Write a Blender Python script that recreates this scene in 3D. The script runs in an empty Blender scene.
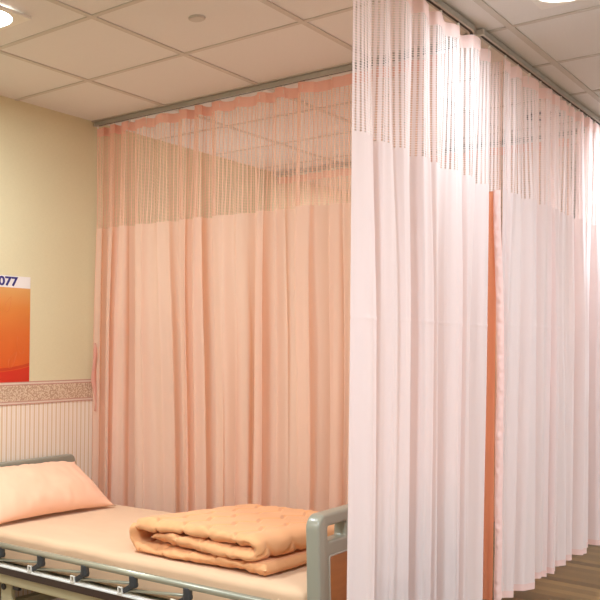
import bpy, bmesh, math, random
from mathutils import Vector, Matrix, noise
random.seed(7)
S = bpy.context.scene
COL = S.collection
PI = math.pi
CEIL = 2.808          # ceiling height; camera eye is at 1.52
BORD = 1.52

# ------------------------------------------------------------------ helpers
def lin(r, g, b):
    f = lambda c: (c/255/12.92) if c/255 <= .04045 else ((c/255+.055)/1.055)**2.4
    return (f(r), f(g), f(b), 1)

def tag(o, label=None, cat=None, group=None, kind=None):
    if label: o['label'] = label
    if cat: o['category'] = cat
    if group: o['group'] = group
    if kind: o['kind'] = kind
    return o

def empty(name, loc, label=None, cat=None, group=None, rot=(0, 0, 0)):
    o = bpy.data.objects.new(name, None); COL.objects.link(o)
    o.location = loc; o.rotation_euler = rot; o.empty_display_size = .1
    return tag(o, label, cat, group)

def mesh_obj(name, verts, faces, mats, parent=None, smooth=True, uvs=None, fmat=None):
    me = bpy.data.meshes.new(name)
    me.from_pydata([tuple(v) for v in verts], [], faces)
    if uvs is not None:
        l = me.uv_layers.new(name='UVMap')
        for lp in me.loops:
            l.data[lp.index].uv = uvs[lp.vertex_index]
    if not isinstance(mats, (list, tuple)): mats = [mats]
    for m in mats: me.materials.append(m)
    for i, p in enumerate(me.polygons):
        p.use_smooth = smooth
        if fmat: p.material_index = fmat[i]
    me.update()
    o = bpy.data.objects.new(name, me); COL.objects.link(o)
    if parent: o.parent = parent
    return o

def bm_obj(name, bm, mat, parent=None, smooth=False, bevel=0, seg=2):
    bmesh.ops.recalc_face_normals(bm, faces=bm.faces)
    me = bpy.data.meshes.new(name); bm.to_mesh(me); bm.free()
    mats = mat if isinstance(mat, (list, tuple)) else [mat]
    for m in mats: me.materials.append(m)
    for p in me.polygons: p.use_smooth = smooth
    o = bpy.data.objects.new(name, me); COL.objects.link(o)
    if parent: o.parent = parent
    if bevel:
        md = o.modifiers.new('bevel', 'BEVEL'); md.width = bevel; md.segments = seg
        md.limit_method = 'ANGLE'; md.angle_limit = math.radians(40)
        for p in me.polygons: p.use_smooth = True
        wn = o.modifiers.new('wn', 'WEIGHTED_NORMAL'); wn.keep_sharp = False
    return o

def box(bm, c, s, rot=None):
    m = Matrix.Translation(c)
    if rot: m = m @ rot
    bmesh.ops.create_cube(bm, size=1, matrix=m @ Matrix.Diagonal((*s, 1)))

def cyl(bm, p0, p1, r, n=16, r2=None, caps=True):
    p0, p1 = Vector(p0), Vector(p1); d = p1-p0
    q = d.to_track_quat('Z', 'Y').to_matrix().to_4x4()
    bmesh.ops.create_cone(bm, cap_ends=caps, segments=n, radius1=r, radius2=r if r2 is None else r2,
                          depth=d.length, matrix=Matrix.Translation((p0+p1)/2) @ q)

def round_rect(y0, y1, z0, z1, r, n=6):
    out = []
    rr = r if isinstance(r, (list, tuple)) else [r]*4
    for (cy, cz, a0, q) in ((y1-rr[0], z1-rr[0], 0, rr[0]), (y0+rr[1], z1-rr[1], 90, rr[1]),
                            (y0+rr[2], z0+rr[2], 180, rr[2]), (y1-rr[3], z0+rr[3], 270, rr[3])):
        for k in range(n+1):
            a = math.radians(a0+90*k/n); out.append((cy+q*math.cos(a), cz+q*math.sin(a)))
    return out

def plate(name, outer, holes, x, half, bev, mat, parent):
    """flat panel in the YZ plane at x with rounded edges and real through holes"""
    cu = bpy.data.curves.new(name+'_c', 'CURVE'); cu.dimensions = '2D'; cu.fill_mode = 'BOTH'
    cu.extrude = half-bev; cu.bevel_depth = bev; cu.bevel_resolution = 3; cu.offset = -bev
    for loop in [outer]+holes:
        sp = cu.splines.new('POLY'); sp.points.add(len(loop)-1); sp.use_cyclic_u = True
        for p, (a, b) in zip(sp.points, loop): p.co = (a, b, 0, 1)
    tmp = bpy.data.objects.new('tmp', cu); COL.objects.link(tmp)
    dg = bpy.context.evaluated_depsgraph_get(); dg.update()
    me = bpy.data.meshes.new_from_object(tmp.evaluated_get(dg))
    bpy.data.objects.remove(tmp); bpy.data.curves.remove(cu)
    me.transform(Matrix(((0, 0, 1, x), (1, 0, 0, 0), (0, 1, 0, 0), (0, 0, 0, 1))))
    me.name = name; me.materials.clear(); me.materials.append(mat)
    bm = bmesh.new(); bm.from_mesh(me); bmesh.ops.remove_doubles(bm, verts=bm.verts, dist=1e-5)
    bmesh.ops.recalc_face_normals(bm, faces=bm.faces); bm.to_mesh(me); bm.free()
    for p in me.polygons: p.use_smooth = len(p.vertices) <= 4 and abs(p.normal.x) < .98
    o = bpy.data.objects.new(name, me); COL.objects.link(o); o.parent = parent
    return o

def nz(a, b=0., c=0.): return noise.noise(Vector((a, b, c)))

# ------------------------------------------------------------------ materials
class NT:
    def __init__(s, name):
        s.m = bpy.data.materials.new(name); s.m.use_nodes = True
        s.t = s.m.node_tree; s.t.nodes.clear()
        s.out = s.n('ShaderNodeOutputMaterial')
    def n(s, typ, **kw):
        x = s.t.nodes.new(typ)
        for k, v in kw.items(): setattr(x, k, v)
        return x
    def l(s, a, b): s.t.links.new(a, b)
    def val(s, sock, v):
        if hasattr(v, 'node'): s.l(v, sock)
        else: sock.default_value = v
    def math(s, op, a, b=0.):
        x = s.n('ShaderNodeMath', operation=op); s.val(x.inputs[0], a); s.val(x.inputs[1], b); return x.outputs[0]
    def mix(s, f, a, b):
        x = s.n('ShaderNodeMix', data_type='RGBA'); s.val(x.inputs[0], f); s.val(x.inputs[6], a); s.val(x.inputs[7], b); return x.outputs[2]
    def obj(s):
        return s.n('ShaderNodeTexCoord').outputs['Object']
    def xyz(s, v):
        x = s.n('ShaderNodeSeparateXYZ'); s.l(v, x.inputs[0]); return x.outputs
    def noise(s, vec, scale, detail=3, rough=.5):
        x = s.n('ShaderNodeTexNoise'); s.l(vec, x.inputs['Vector'])
        x.inputs['Scale'].default_value = scale; x.inputs['Detail'].default_value = detail; x.inputs['Roughness'].default_value = rough
        return x.outputs['Fac']
    def mapping(s, vec, scale):
        x = s.n('ShaderNodeMapping'); s.l(vec, x.inputs[0]); x.inputs['Scale'].default_value = scale; return x.outputs[0]
    def bump(s, h, strength, dist=.002):
        x = s.n('ShaderNodeBump'); s.l(h, x.inputs['Height']); x.inputs['Strength'].default_value = strength
        x.inputs['Distance'].default_value = dist; return x.outputs[0]
    def pbr(s, col, rough=.5, metal=0., normal=None, spec=.5):
        p = s.n('ShaderNodeBsdfPrincipled'); s.val(p.inputs['Base Color'], col); s.val(p.inputs['Roughness'], rough)
        p.inputs['Metallic'].default_value = metal; p.inputs['Specular IOR Level'].default_value = spec
        if normal: s.l(normal, p.inputs['Normal'])
        s.l(p.outputs[0], s.out.inputs[0]); return p

def plain(name, col, rough=.5, metal=0., var=.06, scale=25, spec=.5, bump=0):
    t = NT(name); o = t.obj(); f = t.noise(o, scale)
    c2 = (col[0]*(1-var*2), col[1]*(1-var*2), col[2]*(1-var*2), 1)
    t.pbr(t.mix(f, c2, col), rough, metal, t.bump(t.noise(o, 300, 2), bump) if bump else None, spec)
    return t.m

def fabric(name, refl, trans, k, net=False, st=(.36, .85, .035, .24)):
    t = NT(name); uv = t.n('ShaderNodeUVMap').outputs[0]
    ux = t.xyz(uv)
    # fine vertical weave slubs
    sl = t.noise(t.mapping(uv, (260, 3, 1)), 1., 2)
    f = t.math('MULTIPLY', sl, .16)
    r2 = (refl[0]*.9, refl[1]*.88, refl[2]*.86, 1)
    t2 = (trans[0]*.9, trans[1]*.88, trans[2]*.86, 1)
    d = t.n('ShaderNodeBsdfDiffuse'); t.l(t.mix(f, refl, r2), d.inputs[0])
    tr = t.n('ShaderNodeBsdfTranslucent'); t.l(t.mix(f, trans, t2), tr.inputs[0])
    bn = t.bump(t.noise(t.mapping(uv, (900, 900, 1)), 1., 1), .12, .001)
    t.l(bn, d.inputs['Normal'])
    mx = t.n('ShaderNodeMixShader'); mx.inputs[0].default_value = k
    t.l(d.outputs[0], mx.inputs[1]); t.l(tr.outputs[0], mx.inputs[2])
    res = mx.outputs[0]
    if net:
        pu, pv = net
        fu = t.math('FRACT', t.math('DIVIDE', ux[0], pu)); fv = t.math('FRACT', t.math('DIVIDE', ux[1], pv))
        strand = t.math('MULTIPLY', t.math('LESS_THAN', fu, st[0]), st[1])      # close-knit stripe
        thin = t.math('LESS_THAN', t.math('ABSOLUTE', t.math('SUBTRACT', fu, (1+st[0])/2)), st[2])
        rung = t.math('LESS_THAN', fv, st[3])
        solid = t.math('MAXIMUM', t.math('MAXIMUM', strand, thin), rung)
        tp = t.n('ShaderNodeBsdfTransparent')
        m2 = t.n('ShaderNodeMixShader'); t.l(solid, m2.inputs[0]); t.l(tp.outputs[0], m2.inputs[1]); t.l(res, m2.inputs[2])
        res = m2.outputs[0]
    t.l(res, t.out.inputs[0])
    return t.m

M = {}
PINK_R, PINK_T = lin(238, 231, 230), lin(246, 206, 196)
PEACH_R, PEACH_T = lin(245, 224, 206), lin(247, 203, 172)
M['pink'] = fabric('pale_pink_cloth', PINK_R, PINK_T, .36)
M['pink_net'] = fabric('pale_pink_net', lin(248, 238, 236), PINK_T, .3, (.021, .0085), (.60, .93, -1, .33))
M['pink_tape'] = fabric('pale_pink_tape', lin(247, 222, 216), PINK_T, .3)
M['pink_hem'] = fabric('pink_hem_cloth', lin(243, 214, 208), lin(240, 190, 178), .25)
M['peach'] = fabric('peach_cloth', PEACH_R, PEACH_T, .52)
M['peach_net'] = fabric('peach_net', lin(244, 208, 186), PEACH_T, .35, (.022, .008))
M['peach_tape'] = fabric('salmon_tape', lin(240, 196, 178), lin(242, 186, 164), .5)
M['fold_scatter'] = fabric('painted_fold_scatter', lin(244, 178, 144), lin(245, 165, 125), .45)  # orange stands in for light scattered inside the shaded fold

def wall_mat(name, kind):
    t = NT(name); o = t.obj(); x = t.xyz(o)
    if kind == 'upper':
        w1 = t.noise(t.mapping(o, (1, 40, 400)), 1., 2); w2 = t.noise(t.mapping(o, (1, 400, 40)), 1., 2)
        w = t.math('ADD', w1, w2)
        c = t.mix(t.math('MULTIPLY', w, .5), lin(204, 195, 158), lin(221, 212, 177))
        t.pbr(c, .75, 0, t.bump(w, .15, .001), .2)
    else:
        u = t.math('FRACT', t.math('DIVIDE', x[1], .0335))
        a = t.math('LESS_THAN', u, .36); b = t.math('LESS_THAN', t.math('ABSOLUTE', t.math('SUBTRACT', u, .68)), .05)
        c = t.mix(a, lin(235, 224, 212), lin(217, 195, 162))
        c = t.mix(b, c, lin(222, 204, 178))
        t.pbr(c, .75, 0, None, .2)
    return t.m
M['wall_up'] = wall_mat('yellow_beige_wallpaper', 'upper')
M['wall_low'] = wall_mat('striped_wallpaper', 'low')
M['wall_plain'] = plain('cream_wall_paint', lin(238, 235, 228), .8, spec=.2)

def border_mat():
    t = NT('floral_border_paper'); o = t.obj()
    vo = t.n('ShaderNodeTexVoronoi', feature='SMOOTH_F1'); t.l(t.mapping(o, (1, 1, 1.2)), vo.inputs['Vector']); vo.inputs['Scale'].default_value = 110
    n = t.noise(o, 130, 4, .65)
    f = t.math('GREATER_THAN', t.math('ADD', t.math('MULTIPLY', vo.outputs['Distance'], 1.0), n), .92)
    c = t.mix(f, lin(214, 193, 166), lin(182, 152, 128))
    t.pbr(c, .7, 0, None, .2); return t.m
M['border'] = border_mat()
M['border_line'] = plain('rose_border_line', lin(196, 150, 136), .7, spec=.2)
M['border_pale'] = plain('pale_border_line', lin(226, 208, 188), .7, spec=.2)

def ceil_mat():
    t = NT('mineral_fibre_tile'); o = t.obj()
    n = t.noise(o, 140, 4, .7); n2 = t.noise(o, 3, 2)
    c = t.mix(t.math('MULTIPLY', n, .5), lin(224, 221, 216), lin(210, 206, 200))
    c = t.mix(t.math('MULTIPLY', n2, .12), c, lin(202, 196, 188))
    t.pbr(c, .9, 0, t.bump(n, .15, .001), .1); return t.m
M['ceil'] = ceil_mat()
M['tbar'] = plain('ceiling_tee_bar', lin(198, 191, 180), .6, 0, .03)
M['tee_shade'] = plain('painted_tee_shade', lin(140, 124, 108), .8)  # painted shade beside the ceiling bars

def floor_mat():
    t = NT('wood_plank_floor'); o = t.obj()
    br = t.n('ShaderNodeTexBrick'); mp = t.n('ShaderNodeMapping'); t.l(o, mp.inputs[0]); mp.inputs['Rotation'].default_value = (0, 0, 0)
    t.l(mp.outputs[0], br.inputs['Vector'])
    br.inputs['Scale'].default_value = 1; br.inputs['Brick Width'].default_value = .9; br.inputs['Row Height'].default_value = .095
    br.inputs['Mortar Size'].default_value = .0012; br.inputs['Bias'].default_value = -.1
    br.inputs['Color1'].default_value = lin(158, 122, 76); br.inputs['Color2'].default_value = lin(94, 64, 36); br.inputs['Mortar'].default_value = lin(60, 42, 24)
    g = t.noise(t.mapping(o, (3, 60, 1)), 1., 5, .6)
    c = t.mix(t.math('MULTIPLY', g, .6), br.outputs['Color'], lin(104, 74, 36))
    t.pbr(c, .32, 0, None, .5); return t.m
M['floor'] = floor_mat()

M['bed_grey'] = plain('grey_green_moulded_plastic', lin(148, 146, 130), .28, 0, .02, 8)
M['bed_edge'] = plain('pale_groove_trim', lin(178, 172, 158), .35)
M['bed_beige'] = plain('beige_painted_steel', lin(190, 182, 146), .35, 0, .04)
M['alu'] = plain('brushed_aluminium', lin(172, 170, 150), .35, .35, .04)
M['alu_bright'] = plain('bright_anodised_strip', lin(236, 240, 238), .3, 0, .02)
M['track'] = plain('satin_aluminium_track', lin(178, 175, 166), .4, .3, .04)
M['black'] = plain('dark_slot', lin(40, 34, 30), .6)
M['brown_bar'] = plain('dark_brown_rail_face', lin(62, 46, 38), .45)
M['hinge'] = plain('charcoal_plastic', lin(58, 60, 62), .4)
M['white_pl'] = plain('white_plastic', lin(232, 228, 218), .4)
M['rubber'] = plain('grey_rubber', lin(70, 68, 66), .7)

def wood_mat():
    t = NT('orange_brown_woodgrain'); o = t.obj()
    d = t.noise(o, 4, 3)
    v = t.n('ShaderNodeVectorMath', operation='ADD'); t.l(t.mapping(o, (20, 3, 34)), v.inputs[0])
    cmb = t.n('ShaderNodeCombineXYZ'); t.l(t.math('MULTIPLY', d, 3.), cmb.inputs[2]); t.l(cmb.outputs[0], v.inputs[1])
    n = t.noise(v.outputs[0], 1., 5, .6)
    c = t.mix(n, lin(136, 84, 36), lin(190, 122, 58))
    t.pbr(c, .35); return t.m
M['wood'] = wood_mat()

def cloth(name, a, b, bump=.3, scale=700, sheen=.2):
    t = NT(name); o = t.obj()
    n = t.noise(o, 7, 3); w = t.noise(o, scale, 2)
    p = t.pbr(t.mix(n, a, b), .85, 0, t.bump(w, bump, .0008), .15)
    p.inputs['Sheen Weight'].default_value = sheen
    return t.m
M['sheet'] = cloth('tan_peach_sheet', lin(226, 192, 158), lin(218, 182, 148))
M['pillow'] = cloth('peach_pillowcase', lin(244, 197, 166), lin(240, 190, 158))
M['quilt'] = cloth('apricot_quilt_cloth', lin(233, 174, 124), lin(228, 166, 116))
M['quilt_edge'] = cloth('salmon_piping', lin(226, 136, 96), lin(220, 128, 88))

def lamp_mat():
    t = NT('lit_lamp_diffuser'); e = t.n('ShaderNodeEmission'); e.inputs[0].default_value = (1, .97, .92, 1); e.inputs[1].default_value = 14
    t.l(e.outputs[0], t.out.inputs[0]); return t.m
M['lamp'] = lamp_mat()

def poster_mat():
    t = NT('orange_poster_print'); o = t.obj(); x = t.xyz(o)   # local y 0..w (right to left edge), z 0..h
    r = t.n('ShaderNodeValToRGB'); zz = t.math('DIVIDE', x[2], .573); t.l(zz, r.inputs[0])
    e = r.color_ramp.elements; e[0].position = 0; e[0].color = lin(204, 66, 30); e[1].position = 1; e[1].color = lin(216, 176, 118)
    for p, c in ((.10, lin(206, 78, 32)), (.16, lin(210, 94, 38)), (.45, lin(210, 110, 48)), (.70, lin(212, 134, 64)), (.86, lin(214, 160, 94))):
        k = e.new(p); k.color = c
    c = r.outputs[0]
    # red swoosh along the foot, faint vertical streaks of the print, pale band for the number
    yy = t.math('ADD', x[1], .25)
    edge = t.math('ADD', .055, t.math('MULTIPLY', t.math('MULTIPLY', yy, yy), .45))
    c = t.mix(t.math('LESS_THAN', x[2], edge), c, lin(198, 42, 32))
    line = t.math('LESS_THAN', t.math('ABSOLUTE', t.math('SUBTRACT', x[2], t.math('ADD', edge, .012))), .008)
    c = t.mix(t.math('MULTIPLY', line, .6), c, lin(176, 34, 30))
    st = t.noise(t.mapping(o, (1, 9, .4)), 1., 1)
    c = t.mix(t.math('MULTIPLY', st, .25), c, lin(190, 84, 34))
    c = t.mix(t.math('GREATER_THAN', x[2], .510), c, lin(226, 222, 218))
    t.pbr(c, .3, 0, None, .4); return t.m
M['poster'] = poster_mat()
M['navy'] = plain('navy_ink', lin(44, 42, 120), .5)
M['leaf_ink'] = plain('rust_ink', lin(206, 106, 48), .5)

# ------------------------------------------------------------------ the room
X1, Y0, Y1 = 6.2, -5.6, 6.4
def quad(name, pts, mat, sub=None):
    o = mesh_obj(name, pts, [(0, 1, 2, 3)], mat, smooth=False); o['kind'] = 'structure'; return o
quad('floor', [(0, Y0, 0), (X1, Y0, 0), (X1, Y1, 0), (0, Y1, 0)], M['floor'])
quad('ceiling', [(0, Y0, CEIL+.002), (0, Y1, CEIL+.002), (X1, Y1, CEIL+.002), (X1, Y0, CEIL+.002)], M['ceil'])
o = mesh_obj('wall_left', [(0, Y0, 0), (0, Y1, 0), (0, Y1, 1.22), (0, Y0, 1.22), (0, Y1, CEIL+.01), (0, Y0, CEIL+.01)],
             [(0, 1, 2, 3), (3, 2, 4, 5)], [M['wall_low'], M['wall_up']], smooth=False, fmat=[0, 1]); o['kind'] = 'structure'
quad('wall_right', [(X1, Y0, 0), (X1, Y0, CEIL+.01), (X1, Y1, CEIL+.01), (X1, Y1, 0)], M['wall_plain'])
quad('wall_back', [(0, Y1, 0), (X1, Y1, 0), (X1, Y1, CEIL+.01), (0, Y1, CEIL+.01)], M['wall_plain'])
quad('wall_front', [(0, Y0, 0), (0, Y0, CEIL+.01), (X1, Y0, CEIL+.01), (X1, Y0, 0)], M['wall_plain'])
# ceiling grid of tee bars
bm = bmesh.new()
gx = [-.06+.6*k for k in range(1, 11)]; gy = [-5.425+.6*k for k in range(0, 20)]
for x in gx:
    box(bm, (x, (Y0+Y1)/2, CEIL), (.024, Y1-Y0, .006))
for y in gy:
    box(bm, (X1/2, y, CEIL+.0005), (X1, .024, .0055))
o = bm_obj('trim_1', bm, M['tbar']); o['kind'] = 'structure'
# thin dark strips painted as the shadow where tiles meet the bars
bm = bmesh.new()
for x in gx: box(bm, (x-.0130, (Y0+Y1)/2, CEIL+.0018), (.0045, Y1-Y0, .003))
for y in gy: box(bm, (X1/2, y+.0130, CEIL+.0018), (X1, .0045, .003))
o = bm_obj('tee_shade_strips', bm, M['tee_shade']); o['kind'] = 'structure'
# wallpaper border
bm = bmesh.new(); box(bm, (.0015, (Y0+Y1)/2, BORD-.298), (.003, Y1-Y0, .086))
o = bm_obj('trim_3', bm, M['border']); o['kind'] = 'structure'
bm = bmesh.new()
for z in (-.2375, -.2525, -.3435, -.3575): box(bm, (.002, (Y0+Y1)/2, BORD+z), (.004, Y1-Y0, .005))
o = bm_obj('trim_4', bm, M['border_line']); o['kind'] = 'structure'
bm = bmesh.new()
for z in (-.245, -.3505): box(bm, (.0015, (Y0+Y1)/2, BORD+z), (.003, Y1-Y0, .0095))
o = bm_obj('trim_5', bm, M['border_pale']); o['kind'] = 'structure'
bm = bmesh.new(); box(bm, (.006, (Y0+Y1)/2, .05), (.012, Y1-Y0, .10))
o = bm_obj('baseboard_left', bm, M['wall_plain']); o['kind'] = 'structure'

# ------------------------------------------------------------------ ceiling things
def ceiling_light(x, y, label):
    t = empty('ceiling_light', (x, y, CEIL-.006), label, 'lamp', 'square ceiling lamps')
    h = .13
    # square plate with a round opening, and the lit disc in it
    bm = bmesh.new(); n = 48; ring = []
    for z in (0, -.012):
        a_ = []
        for k in range(n):
            c_, s_ = math.cos(2*PI*k/n), math.sin(2*PI*k/n); q = max(abs(c_), abs(s_))
            a_.append((bm.verts.new((h*c_/q, h*s_/q, z)), bm.verts.new((.108*c_, .108*s_, z))))
        ring.append(a_)
    for k in range(n):
        j = (k+1) % n; (o0, i0), (o1, i1) = ring[0][k], ring[0][j]; (p0, q0), (p1, q1) = ring[1][k], ring[1][j]
        for f in ((o0, o1, i1, i0), (p0, q0, q1, p1), (o0, p0, p1, o1), (i0, i1, q1, q0)): bm.faces.new(f)
    bm_obj('frame', bm, M['white_pl'], t, bevel=.002)
    bm = bmesh.new(); cyl(bm, (0, 0, -.009), (0, 0, -.001), .107, 48); bm_obj('diffuser', bm, M['lamp'], t)
    return t
ceiling_light(.84, -1.525, 'lit square lamp in the ceiling above the bed, at the upper left corner')
ceiling_light(2.63, -.31, 'lit square lamp in the grey ceiling outside the curtains, top right')

t = empty('sprinkler_cover', (1.445, -.937, CEIL-.001), 'small round grey sprinkler cover plate on a ceiling tile above the bed', 'sprinkler')
bm = bmesh.new(); cyl(bm, (0, 0, -.003), (0, 0, .006), .034, 32); bm_obj('rim', bm, M['tbar'], t, bevel=.001)
bm = bmesh.new(); cyl(bm, (0, 0, -.006), (0, 0, -.003), .029, 32, ); bm_obj('cap', bm, M['tbar'], t, bevel=.002)
t = empty('ceiling_speaker', (2.03, 1.50, CEIL-.001), 'round dark-rimmed ceiling fitting seen through the net of the right curtain', 'ceiling fitting')
bm = bmesh.new()
bmesh.ops.create_circle(bm, segments=40, radius=.085); bmesh.ops.create_circle(bm, segments=40, radius=.062)
bmesh.ops.bridge_loops(bm, edges=bm.edges[:])
r = bmesh.ops.extrude_face_region(bm, geom=bm.faces[:]); bmesh.ops.translate(bm, verts=[v for v in r['geom'] if isinstance(v, bmesh.types.BMVert)], vec=(0, 0, -.012))
bm_obj('rim', bm, M['hinge'], t)
bm = bmesh.new(); cyl(bm, (0, 0, -.006), (0, 0, .004), .062, 40); bm_obj('grille', bm, M['tbar'], t)

# ------------------------------------------------------------------ curtain tracks
def sweep(path, prof, closed_prof=True):
    """path: 2D points, prof: (offset, z) loop"""
    V, F = [], []; n = len(path); m = len(prof)
    for i, p in enumerate(path):
        a = Vector(path[max(i-1, 0)]); b = Vector(path[min(i+1, n-1)]); d = (b-a).normalized(); nn = Vector((-d.y, d.x))
        for (o_, z) in prof: V.append((p[0]+nn.x*o_, p[1]+nn.y*o_, z))
    for i in range(n-1):
        for j in range(m):
            k = (j+1) % m; F.append((i*m+j, i*m+k, (i+1)*m+k, (i+1)*m+j))
    F.append(tuple(range(m))); F.append(tuple(range((n-1)*m, n*m))[::-1])
    return V, F

def track(path, label, drop=0.0062):
    t = empty('curtain_track', (*path[0], CEIL-drop), label, 'curtain track')
    P = [(p[0]-path[0][0], p[1]-path[0][1]) for p in path]
    V, F = sweep(P, [(-.014, 0), (.014, 0), (.014, -.022), (.006, -.022), (.006, -.016), (-.006, -.016), (-.006, -.022), (-.014, -.022)])
    mesh_obj('rail', V, F, M['track'], t, smooth=False)
    V, F = sweep(P, [(-.0058, -.0165), (.0058, -.0165), (.0058, -.0205), (-.0058, -.0205)])
    mesh_obj('slot', V, F, M['black'], t, smooth=False)
    for q in (P[0], P[-1]):
        bm = bmesh.new(); box(bm, (q[0], q[1], -.011), (.031, .02, .024)); bm_obj('end_cap', bm, M['tbar'], t, bevel=.002)
    return t
arc = [(2.065+.165*math.cos(a), -.175+.165*math.sin(a)) for a in [PI/2*k/12 for k in range(13)]]
track([(2.23, -3.4), (2.23, -2.0), (2.23, -.6)]+arc+[(1.5, -.01), (.8, -.01), (.017, -.01)],
      'grey metal curtain track over the bed, bent at the corner and ending at the wall')
track([(2.243, -.085), (2.238, 1.0), (2.238, 3.2)], 'straight grey metal curtain track on the right outside the bend')
track([(2.12, 1.97), (1.2, 1.97), (.017, 1.97)], 'dark curtain track far behind, seen through the nets')

# ------------------------------------------------------------------ curtains
def smooth(a, b, x):
    x = min(max((x-a)/(b-a), 0), 1); return x*x*(3-2*x)

class Curtain:
    """cloth hung along a straight line p0->p1; folds follow the hooks"""
    def __init__(s, p0, p1, pitch, seed, amp_top, amp_bot, wander=.5, skew=.35, dirs=1, wide=0):
        s.p0, s.p1 = Vector(p0), Vector(p1); s.L = (s.p1-s.p0).length; s.t = (s.p1-s.p0)/s.L
        s.n = Vector((s.t.y, -s.t.x))*dirs; s.pitch = pitch; s.seed = seed; s.at, s.ab = amp_top, amp_bot
        s.wander, s.skew, s.wide = wander, skew, wide
    def pos(s, u, z):
        w = smooth(2.72, 1.5, z); sd = s.seed
        k = 2*PI/s.pitch
        ph = k*u + 2*PI*(s.wander*nz(u*2.6, sd, z*.10) + .35*w*nz(u*1.9, sd+9, z*.4))
        A = (s.at*(1-w)+s.ab*w)*(.85+.9*nz(u*4.1, sd+4, z*.22))
        A = max(A, .003)
        ph2 = .53*ph+1.7+1.2*nz(u*2.2, sd+31, z*.15)
        d = A*(math.sin(ph) + .32*math.sin(2*ph+1.1+2*nz(u*4, sd+2)))
        d += s.wide*w*(math.sin(ph2) + .8*nz(u*2.0, sd+20, z*.3))
        d += A*.22*(.3+.7*w)*math.sin(3.3*ph+5*nz(u*3, sd+3, z*.2))
        d += .0030*nz(u*55, sd+7, z*.8)
        d *= .12+.88*smooth(0, .12, u)*smooth(0, .10, s.L-u)
        e = -s.skew*A*math.sin(2*ph+.4)
        p = s.p0 + s.t*(u+e) + s.n*d
        return Vector((p.x, p.y, z))
    def strip(s, name, zs, mat, parent, u0=0., u1=None, step=.005, zfun=None, off=0, du=None, origin=None):
        u1 = s.L if u1 is None else u1
        n = max(2, int(round((u1-u0)/step))); V = []; UV = []
        us = [u0+(u1-u0)*i/n for i in range(n+1)]
        zm = zs[len(zs)//2]; al = [0]; prev = s.pos(us[0], zm)
        for u in us[1:]:
            p = s.pos(u, zm); al.append(al[-1]+(p-prev).length); prev = p
        for i, u in enumerate(us):
            for z in zs:
                zz = zfun(u, z) if zfun else z
                p = s.pos(u, zz)
                if du: p = p + du(u, zz)
                if off: p = p + Vector((s.n.x*off, s.n.y*off, 0))
                V.append(p-parent.location); UV.append((al[i], zz))
        m = len(zs); F = []
        for i in range(n):
            for j in range(m-1): F.append((i*m+j, (i+1)*m+j, (i+1)*m+j+1, i*m+j+1))
        return mesh_obj(name, V, F, mat, parent, uvs=UV)

def zrange(a, b, n): return [a+(b-a)*k/n for k in range(n+1)]

def hooks(c, t, z_top, z_tape, us):
    for u in us:
        p = c.pos(u, z_tape); q = c.p0+c.t*u
        bm = bmesh.new(); l = t.location
        a = Vector((q.x, q.y, z_top-.004))-l; b = Vector((p.x, p.y, z_tape))-l
        cyl(bm, a+Vector((0, 0, .006)), a-Vector((0, 0, .006)), .0045, 10)
        cyl(bm, a, b, .0014, 6); cyl(bm, b, b-Vector((0, 0, .022)), .0014, 6)
        bm_obj('hook', bm, M['white_pl'], t)

def make_curtain(c, label, group, keys, tape, z_net, hem, crease=None, z_tape_top=2.768, tape_h=.050, sag=.010, hem_mat='pink_hem', solid_to=None, netlab=None):
    solid, net, tp = keys
    base = Vector((c.p0.x, c.p0.y, hem))
    t = empty('curtain', base, label, 'curtain', group)
    zt = z_tape_top-tape_h
    hp = c.pitch
    def zf(u, z):   # the tape sags a little between its hooks
        k = abs(math.sin(PI*u/hp)); return z-sag*(k-.3)*smooth(zt-.25, zt+.01, z)
    c.strip('header_tape', zrange(zt-.001, z_tape_top, 4), M[tp], t, zfun=zf, off=.0009)
    c.strip('net_panel', zrange(z_net, zt, 14), M[net], t, zfun=zf)
    du = None
    rows = zrange(hem+.028, z_net, 34)
    if crease:
        rows = sorted(rows+[crease-.012, crease-.005, crease, crease+.005, crease+.012])
        def du(u, z, c=c):
            k = (.0022*math.exp(-((z-crease)/.004)**2))*(.6+.8*nz(u*6, 3)); return Vector((c.n.x*k, c.n.y*k, 0))
    c.strip('cloth_panel', rows, M[solid], t, du=du)
    c.strip('hem', zrange(hem, hem+.03, 2), M[hem_mat], t, off=.0006)
    n = int(c.L/hp); us = [min(hp*k+.012, c.L-.005) for k in range(n+1)]
    hooks(c, t, CEIL-.033, z_tape_top-.012, us)
    return t

G = None
# partition curtain behind the bed
cb = Curtain((.016, -.01), (2.06, -.01), .125, 3.3, .024, .034, wander=1.0, skew=.38, wide=.030)
tb = make_curtain(cb, 'peach curtain with net top hanging behind the bed, its end touching the wall', None,
                  ('peach', 'peach_net', 'peach_tape'), None, 2.172, .40, hem_mat='peach_tape')
# tie band hanging on its wall end
V, F = [], []
def band(pts, w, th=.002):
    vv, ff = [], []
    for (x, y, z, ww, tw) in pts:
        dx, dy = math.cos(tw)*ww/2, math.sin(tw)*ww/2
        vv += [(x-dx, y-dy, z), (x+dx, y+dy, z)]
    for i in range(len(pts)-1): ff.append((2*i, 2*i+1, 2*i+3, 2*i+2))
    return vv, ff
pts = []
for k in range(24):
    f = k/23; z = 1.50-.40*f
    pts.append((.052+.006*math.sin(f*9), -.036-.006*math.sin(f*5), z, .008+.020*math.sin(PI*min(1, f*1.15))+.004*math.sin(f*14), .5+.7*math.sin(f*4)))
vv, ff = band(pts, .02)
l = tb.location
o = mesh_obj('tie_band', [(a-l.x, b-l.y, c_-l.z) for a, b, c_ in vv], ff, M['peach_tape'], tb, uvs=[(v[0], v[2]) for v in vv])
md = o.modifiers.new('th', 'SOLIDIFY'); md.thickness = .003

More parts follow.
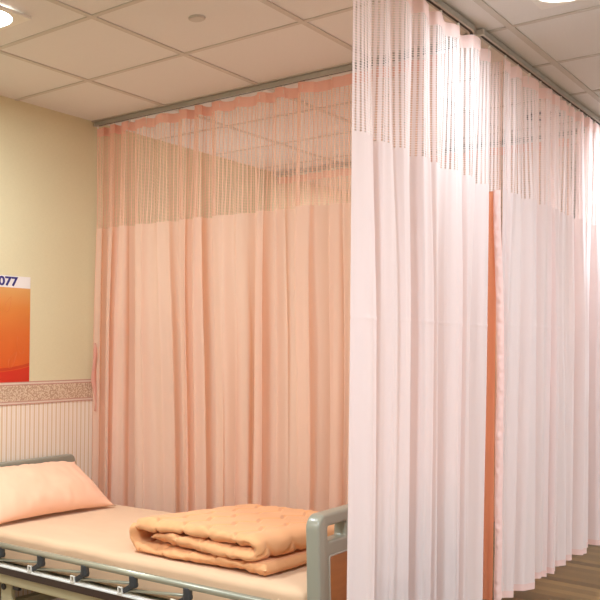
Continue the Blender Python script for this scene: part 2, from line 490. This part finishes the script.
# curtain across the foot of the bed
cf = Curtain((2.23, -1.160), (2.23, .075), .172, 8.1, .020, .030, wander=.9, skew=.28, dirs=1, wide=.024)
tf = make_curtain(cf, 'pale pink curtain with net top hanging at the foot of the bed', 'pale pink curtains along the walkway',
                  ('pink', 'pink_net', 'pink_tape'), None, 2.195, .40, crease=1.60, z_tape_top=2.762)
# next curtain along the same line
cr = Curtain((2.238, .215), (2.238, 3.0), .165, 15.7, .019, .028, wander=.9, skew=.28, dirs=1, wide=.022)
tr = make_curtain(cr, 'pale pink curtain with net top on the right, its hem above the wooden floor', 'pale pink curtains along the walkway',
                  ('pink', 'pink_net', 'pink_tape'), None, 2.195, .40, crease=1.605, z_tape_top=2.762)
# its leading edge turns inward, scattered light painted orange, with a puckered satin selvedge
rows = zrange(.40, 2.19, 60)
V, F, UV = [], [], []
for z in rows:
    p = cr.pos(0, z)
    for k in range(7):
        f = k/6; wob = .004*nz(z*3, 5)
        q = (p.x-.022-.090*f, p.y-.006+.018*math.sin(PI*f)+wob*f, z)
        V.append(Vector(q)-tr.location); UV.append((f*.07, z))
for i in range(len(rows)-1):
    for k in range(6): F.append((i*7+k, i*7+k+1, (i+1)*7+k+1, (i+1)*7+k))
tag(mesh_obj('edge_fold_scatter', V, F, M['fold_scatter'], tr, uvs=UV), 'inward-turned edge of the curtain, painted orange for light scattered in the fold')
V, F, UV = [], [], []
rows = zrange(2.19, 2.755, 20)
for z in rows:
    p = cr.pos(0, z)
    for k in range(13):
        f = k/12
        q = (p.x-.004-.10*f, p.y-.006+.018*math.sin(PI*f)+.010*math.sin(9*f), z)
        V.append(Vector(q)-tr.location); UV.append((f*.16, z))
for i in range(len(rows)-1):
    for k in range(12): F.append((i*13+k, i*13+k+1, (i+1)*13+k+1, (i+1)*13+k))
mesh_obj('edge_net', V, F, M['pink_net'], tr, uvs=UV)
V, F, UV = [], [], []
rows = zrange(.40, 2.19, 220)
for z in rows:
    p = cr.pos(0, z)
    for k in range(6):
        f = k/5; b_ = .004*math.sin(PI*f)*(1+1.6*nz(z*45, k*.6, 2))
        V.append(Vector((p.x-.016-.020*smooth(1.5, 2.19, z)+.030*f+.004*nz(z*4, 9), p.y-.010-b_*1.6+.004*f, z))-tr.location); UV.append((f*.04, z))
for i in range(len(rows)-1):
    for k in range(5): F.append((i*6+k, i*6+k+1, (i+1)*6+k+1, (i+1)*6+k))
mesh_obj('selvedge', V, F, M['pink_hem'], tr, uvs=UV)
# far curtain of the next bay
cn = Curtain((.03, 1.97), (2.05, 1.97), .13, 23.3, .016, .016, wander=.9, skew=.2, wide=.016)
make_curtain(cn, 'far peach curtain with net top seen through the nets in the next bay', None,
             ('peach', 'peach_net', 'peach_tape'), None, 2.172, .40, hem_mat='peach_tape')

# ------------------------------------------------------------------ poster
t = empty('poster', (.002, -.509, BORD-.236), 'orange poster headed 077 on the wall above the bed', 'poster')
bm = bmesh.new(); box(bm, (.001, -.30, .2865), (.003, .60, .573)); bm_obj('sheet', bm, M['poster'], t)
def text(body, size, y, z, mat, parent, name):
    cu = bpy.data.curves.new('txt', 'FONT'); cu.body = body; cu.size = size; cu.align_x = 'RIGHT'; cu.extrude = .0004; cu.offset = size*.034
    tmp = bpy.data.objects.new('tmp', cu); COL.objects.link(tmp)
    dg = bpy.context.evaluated_depsgraph_get(); dg.update()
    me = bpy.data.meshes.new_from_object(tmp.evaluated_get(dg)); bpy.data.objects.remove(tmp)
    me.transform(Matrix(((0, 0, 1, .003), (1.36, 0, 0, y), (0, 1, 0, z), (0, 0, 0, 1))))
    me.materials.clear(); me.materials.append(mat)
    o = bpy.data.objects.new(name, me); COL.objects.link(o); o.parent = parent; return o
text('077', .066, -.094, .521, M['navy'], t, 'number')
# faint leaf outlines of the print
def leaf(cy, cz, L, W, ang):
    pts = []
    for k in range(25):
        f = k/24*2*PI; a = math.cos(f)*L/2; b = math.sin(f)*W/2*abs(math.sin(f/2+.2))
        pts.append((cy+a*math.cos(ang)-b*math.sin(ang), cz+a*math.sin(ang)+b*math.cos(ang)))
    bm = bmesh.new()
    for p, q in zip(pts, pts[1:]): cyl(bm, (.0026, *p), (.0026, *q), .0008, 5)
    bm_obj('leaf_outline', bm, M['leaf_ink'], t)
leaf(-.155, .42, .09, .045, 1.15); leaf(-.07, .20, .10, .05, 1.9); leaf(-.12, .12, .10, .05, 1.0)

# ------------------------------------------------------------------ the bed
TILT = math.atan(.032)
ORG = Vector((1.0, 0, 0))
bed = empty('hospital_bed', (1.0, 0, 0), 'hospital bed with grey-green end boards and a folded-down side rail', 'bed', rot=(0, -TILT, 0))
def B(x, y, z): return (x-1.0, y, z)
YN, YF = -1.10, -.185
# headboard
hb = plate('headboard', round_rect(YN, YF, .30, .893, [.035, .035, .02, .02], 8), [], .060-1, .020, .012, M['bed_grey'], bed)
# footboard with two grip holes
h1 = round_rect(YN+.065, YN+.195, .810, .860, .008, 3)[::-1]; h2 = round_rect(YF-.195, YF-.065, .810, .860, .008, 3)[::-1]
XF = 2.102-1
fb = plate('footboard', round_rect(YN, YF, .30, .903, [.05, .05, .02, .02], 8), [h1, h2], XF, .026, .010, M['bed_grey'], bed)
plate('panel_trim', round_rect(YN+.066, YF-.066, .42, .763, .012, 4), [round_rect(YN+.071, YF-.071, .425, .758, .009, 4)[::-1]], XF+.0265, .002, .0008, M['bed_edge'], fb)
wp = plate('wood_panel', round_rect(YN+.072, YF-.072, .426, .757, .009, 4), [], XF+.0255, .002, .0008, M['wood'], fb)
# frame
bm = bmesh.new()
for y in (-1.135, -.15):
    box(bm, B(1.05, y, .455), (1.96, .05, .055))
for x in (.12, .75, 1.35, 1.98): box(bm, B(x, -.6425, .455), (.05, .94, .045))
bm_obj('frame', bm, M['bed_beige'], bed, bevel=.008)
bm = bmesh.new(); box(bm, B(1.06, -.6425, .489), (1.90, .90, .014)); bm_obj('deck', bm, M['bed_grey'], bed, bevel=.004)
# lower chassis and support columns
bm = bmesh.new()
for y in (-1.02, -.27): box(bm, B(1.05, y, .20), (1.75, .05, .05))
for x in (.25, 1.85): box(bm, B(x, -.645, .20), (.05, .80, .05))
bm_obj('chassis', bm, M['bed_beige'], bed, bevel=.006)
for x in (.545, 1.60):
    for y in (-1.10, -.19):
        bm = bmesh.new(); box(bm, B(x, y, .33), (.075, .028, .24)); c_ = bm_obj('lift_arm', bm, M['bed_beige'], bed, bevel=.006)
        bm = bmesh.new(); s_ = -1 if y < -.6 else 1
        cyl(bm, B(x-.012, y+s_*.012, .40), B(x-.012, y+s_*.022, .40), .014, 20); bm_obj('bolt', bm, M['rubber'], c_, bevel=.002)
        if y < -.6:
            bm = bmesh.new(); box(bm, B(x+.055, y+.004, .405), (.045, .02, .028)); bm_obj('latch', bm, M['hinge'], c_, bevel=.003)
for x in (.25, 1.85):
    for y in (-1.02, -.27):
        zb = .032*(x-1)
        bm = bmesh.new(); cyl(bm, B(x, y-.014, .055-zb), B(x, y+.014, .055-zb), .053, 28); w = bm_obj('caster', bm, M['rubber'], bed, bevel=.006)
        bm = bmesh.new(); cyl(bm, B(x, y, .105-zb), B(x, y, .18), .016, 16)
        for s_ in (-1, 1): box(bm, B(x, y+s_*.02, .085-zb), (.03, .004, .07))
        bm_obj('fork', bm, M['alu'], w)
# crank handles under the foot
for y in (-.85, -.45):
    bm = bmesh.new(); cyl(bm, B(1.92, y, .36), B(2.13, y, .36), .009, 12); cyl(bm, B(2.13, y, .36), B(2.13, y, .27), .008, 12)
    bm_obj('crank', bm, M['alu'], bed)
# side rail, folded down beside the mattress
YR = -1.17
rail = None
bm = bmesh.new(); box(bm, B(1.06, YR, .494), (1.86, .022, .032)); rail = bm_obj('side_rail', bm, M['brown_bar'], bed, bevel=.003)
bm = bmesh.new(); box(bm, B(1.06, YR, .5135), (1.862, .026, .008)); bm_obj('cover_strip', bm, M['alu_bright'], rail, bevel=.0015)
bm = bmesh.new(); cyl(bm, B(.14, YR, .603), B(2.03, YR, .603), .0135, 20); bm_obj('top_tube', bm, M['alu'], rail, smooth=True)
hx = [.318+.2625*k for k in range(7)]
for i, x in enumerate(hx):
    bm = bmesh.new(); cyl(bm, B(x, YR, .597), B(x, YR, .553), .0175, 20); cyl(bm, B(x, YR-.014, .562), B(x, YR+.014, .562), .015, 18)
    box(bm, B(x-.030, YR-.001, .541), (.050, .016, .020), Matrix.Rotation(-.55, 4, 'Y'))
    bm_obj('hinge', bm, M['hinge'], rail, bevel=.003)
    bm = bmesh.new(); xb = x-.060
    pl = round_rect(-.011, .011, 0, .030, .004, 3)
    for (ax, az, sx, sz) in ((-.009, .530, .005, .030), (.009, .530, .005, .030), (0, .543, .022, .005), (0, .518, .022, .005)):
        box(bm, B(xb+ax, YR-.012, az), (sx, .008, sz))
    bm_obj('bracket', bm, M['white_pl'], rail, bevel=.001)
    if i < len(hx)-1:
        bm = bmesh.new(); cyl(bm, B(x-.058, YR+.002, .532), B(x+.2625, YR+.004, .566), .0062, 12); bm_obj('strut', bm, M['alu'], rail, smooth=True)

# mattress with fitted sheet
def on_bed(x, y, z): return Vector((x, y, z+.032*(x-1.0)))
mt = empty('mattress', on_bed(1.065, -.6425, .497), 'mattress with a tan peach fitted sheet on the hospital bed', 'mattress', rot=(0, -TILT, 0))
def rounded_slab(nx, ny, nzz, L, W, H, r, dispf):
    bm = bmesh.new(); bmesh.ops.create_cube(bm, size=1)
    bmesh.ops.subdivide_edges(bm, edges=bm.edges[:], cuts=nx, use_grid_fill=True)
    for v in bm.verts:
        p = Vector((v.co.x*L, v.co.y*W, v.co.z*H))
        q = Vector((max(-L/2+r, min(L/2-r, p.x)), max(-W/2+r, min(W/2-r, p.y)), max(-H/2+r*.8, min(H/2-r*.8, p.z))))
        d = p-q
        if d.length > 1e-9:
            dd = Vector((d.x/r, d.y/r, d.z/(r*.8))); m_ = max(abs(dd.x), abs(dd.y), abs(dd.z)); dd = dd.normalized()*m_
            p = q+Vector((dd.x*r, dd.y*r, dd.z*r*.8))
        v.co = dispf(p)
    return bm
def md_(p):
    z = p.z
    if p.z > 0:
        z += .003*nz(p.x*5, p.y*5) + .0025*nz(p.x*14, p.y*22, 3) - .006*max(0, 1-abs(p.x)/.9)*(1-abs(p.y)/.46)
    y = p.y+.004*nz(p.x*6, p.z*10, 8)
    return Vector((p.x, y, z+.074))
bm = rounded_slab(46, 46, 46, 1.975, .905, .148, .040, md_)
bm_obj('sheet', bm, M['sheet'], mt, smooth=True)
# pinched corner pleat of the fitted sheet at the near foot corner
bm = bmesh.new()
for (x, r_) in ((.885, .006), (.900, .004)):
    cyl(bm, (x, -.447, .105), (x+.006, -.452, .02), r_, 10, r_*.7)
bm_obj('corner_pleat', bm, M['sheet'], mt, smooth=True)

# pillow leaning on the headboard
def pillow_mesh(W, D, T1, T2, n=56):
    V, F = [], []
    def pt(a, b, side):
        e = (max(0, 1-abs(a)**3.2)*max(0, 1-abs(b)**2.8))**.62
        th = (T1 if side > 0 else -T2)*e
        pin = 1-.05*(1-abs(b)**2)*abs(a)**2
        pin2 = 1-.07*(1-abs(a)**2)*abs(b)**2
        y = a*W/2*pin; x = b*D/2*pin2
        fl = (abs(a)*abs(b))**6
        y *= 1+.05*fl; x *= 1+.05*fl
        edge = max(abs(a), abs(b))
        wr = .010*nz(y*8, x*9, side*2)*e + .004*nz(y*24, x*20, side)*e + .016*smooth(.4, .9, edge)*e*nz(y*26, x*7, 5+side)
        return (x, y, th+wr+.003*nz(a*4, b*4, 1)*(1-e))
    for side in (1, -1):
        for i in range(n+1):
            for j in range(n+1): V.append(pt(-1+2*i/n, -1+2*j/n, side))
    m = n+1
    for s_ in (0, 1):
        for i in range(n):
            for j in range(n):
                q = [s_*m*m+i*m+j, s_*m*m+(i+1)*m+j, s_*m*m+(i+1)*m+j+1, s_*m*m+i*m+j+1]
                F.append(tuple(q if s_ else q[::-1]))
    return V, F
V, F = pillow_mesh(.78, .37, .10, .022)
bm = bmesh.new()
me_ = bpy.data.meshes.new('t'); me_.from_pydata(V, [], F); bm.from_mesh(me_); bpy.data.meshes.remove(me_)
bmesh.ops.remove_doubles(bm, verts=bm.verts, dist=2e-4)
pil = bm_obj('pillow', bm, M['pillow'], None, smooth=True)
pil.location = (.272, -.690, .738); pil.rotation_euler = (0, math.radians(31), math.radians(-4))
tag(pil, 'peach pillow leaning on the headboard at the head of the bed', 'pillow')

# quilt: one long padded cloth folded into a flat roll
def quilt():
    R = []
    # centre line of the layers in x (along bed) and z; spiral: bottom -> left turn -> top -> right turn -> middle
    def arc_pts(cx, cz, rx, rz, a0, a1, n): return [(cx+rx*math.cos(math.radians(a0+(a1-a0)*k/n)), cz+rz*math.sin(math.radians(a0+(a1-a0)*k/n))) for k in range(n+1)]
    line = [(.665, .020), (.58, .020), (.42, .018), (.22, .016), (.10, .018)]
    line += arc_pts(.055, .064, .043, .046, 260, 95, 9)
    line += [(.14, .113), (.25, .119), (.38, .119), (.50, .115)]
    line += arc_pts(.585, .089, .042, .027, 85, -85, 9)
    line += [(.50, .062), (.35, .067), (.22, .068), (.115, .066)]
    # resample
    P = [Vector((a, b)) for a, b in line]; seg = [0]
    for a, b in zip(P, P[1:]): seg.append(seg[-1]+(b-a).length)
    N = 420; Q = []
    for k in range(N+1):
        s = seg[-1]*k/N; i = max(j for j in range(len(seg)) if seg[j] <= s+1e-9); i = min(i, len(P)-2)
        Q.append(P[i].lerp(P[i+1], (s-seg[i])/(seg[i+1]-seg[i])))
    for _ in range(6): Q = [Q[0]]+[(Q[i-1]+Q[i]*2+Q[i+1])/4 for i in range(1, N)]+[Q[-1]]
    total = seg[-1]; W = .74; ny = 130
    V, F = [], []; ring = 2*(N+1)
    def stitch(s, y):
        tri = abs(((y/.16) % 1)-.5)*2
        w = (s+.045*tri)/.125; f = abs((w % 1)-.5)*2   # 1 at seam
        return 1-smooth(.0, .20, 1-f)
    for j in range(ny+1):
        y = -W/2+W*j/ny; e = min(y+W/2, W/2-y)
        endr = math.sqrt(max(0, min(1, e/.022))) if e < .022 else 1
        endr = .12+.88*endr
        yo = 0
        for side in (1, -1):
            for i in range(N+1):
                s = total*i/N
                a = Q[max(i-1, 0)]; b = Q[min(i+1, N)]; d = (b-a).normalized(); nrm = Vector((-d.y, d.x))
                k = min(i, N-i)/N*total; er = math.sqrt(max(0, min(1, k/.016))) if k < .016 else 1
                th = .0228*endr*(.15+.85*er)
                th *= 1+.28*nz(s*7, y*7, side*3)-.42*stitch(s, y)
                p = Q[i]+nrm*th*side
                wob = .010*nz(s*3, y*3.5, 11)+.006*nz(s*11, y*9, 12)
                crumple = .007*smooth(.12, 0, e)*nz(s*26, side*.5, y*14)+.004*smooth(.05, 0, e)*nz(s*60, side, y*30)
                sk = .03*nz(p.x*3, p.y*20, 4)*smooth(.3, 0, y+W/2)
                # the whole roll is a little fuller towards the far side
                full = 1.02-.20*smooth(-W/2, W/2, y)
                V.append((p.x+wob*.6+.03*(y/W), y+sk+.010*nz(s*9, 7)*(1 if e < .1 else .3), max(.001, (p.y+wob*.5*min(1, p.y/.05)+crumple)*full)))
    for j in range(ny):
        for i in range(N):
            for side in (0, 1):
                a = j*ring+side*(N+1)+i; b = a+1; c = a+ring+1; d = a+ring
                F.append((a, b, c, d) if side else (d, c, b, a))
        for i in (0, N):
            a = j*ring+i; b = a+(N+1); F.append((a, b, b+ring, a+ring))
    for j in (0, ny):
        for i in range(N):
            a = j*ring+i; F.append((a, a+1, a+1+N+1, a+N+1))
    return V, F
V, F = quilt()
bm = bmesh.new(); me_ = bpy.data.meshes.new('t'); me_.from_pydata(V, [], F); bm.from_mesh(me_); bpy.data.meshes.remove(me_)
qt = bm_obj('quilt', bm, M['quilt'], None, smooth=True)
qt.location = on_bed(1.230, -.665, .653); qt.scale = (1, 1, .98); qt.rotation_euler = (0, -TILT, math.radians(-2))
tag(qt, 'apricot quilt folded into a flat roll at the foot end of the bed', 'quilt')

# ------------------------------------------------------------------ light: the ceiling lamps of the ward and one added fill
def area(x, y, power, size=.2, col=(1, .95, .88), z=CEIL-.025):
    l = bpy.data.lights.new('lamp_or_fill_light', 'AREA'); l.shape = 'DISK'; l.size = size; l.energy = power; l.color = col
    o = bpy.data.objects.new('lamp_or_fill_light', l); COL.objects.link(o); o.location = (x, y, z); return o
WARM = (.92, .985, 1.02); COOL = (.85, .96, 1.06)
area(.84, -1.525, 34, col=WARM)
area(2.63, -.31, 10, col=COOL)
area(2.64, 2.07, 56, col=COOL)
area(2.64, -2.73, 54, col=COOL)
area(4.44, -.326, 50, col=COOL); area(4.44, 2.07, 50, col=COOL); area(4.44, -2.73, 50, col=COOL)
area(.84, 2.675, 34, col=WARM)
area(.84, -3.925, 34, col=WARM)
# added unseen fill light, brightens the next bay from its bed-head wall
bay_fill = area(.12, .98, 5, .3, WARM, 1.62); bay_fill.rotation_euler = (0, math.radians(-155), 0)
w = bpy.data.worlds.new('World'); S.world = w; w.use_nodes = True
w.node_tree.nodes['Background'].inputs[0].default_value = (1, .95, .9, 1); w.node_tree.nodes['Background'].inputs[1].default_value = .05

# ------------------------------------------------------------------ camera
cam = bpy.data.cameras.new('Camera'); co = bpy.data.objects.new('Camera', cam); COL.objects.link(co)
R = ((0.729135812, 0.00924563219, -0.684306573), (0.684251566, 0.00867648825, 0.729194428), (0.0126792414, -0.999919615, 0.0))
m = Matrix.Identity(4)
for i in range(3):
    m[i][0] = R[i][0]; m[i][1] = -R[i][1]; m[i][2] = -R[i][2]
m[0][3], m[1][3], m[2][3] = 3.52, -3.69, 1.52
co.matrix_world = m
cam.sensor_width = 36; cam.lens = 858.709/600*36; cam.shift_x = 200/600; cam.shift_y = 39.52/600
cam.clip_start = .05
S.camera = co
S.view_settings.view_transform = 'Standard'; S.view_settings.look = 'None'; S.view_settings.gamma = 1
S.view_settings.exposure = -.04
S.cycles.transparent_max_bounces = 32; S.cycles.max_bounces = 14; S.cycles.diffuse_bounces = 7; S.cycles.transmission_bounces = 12
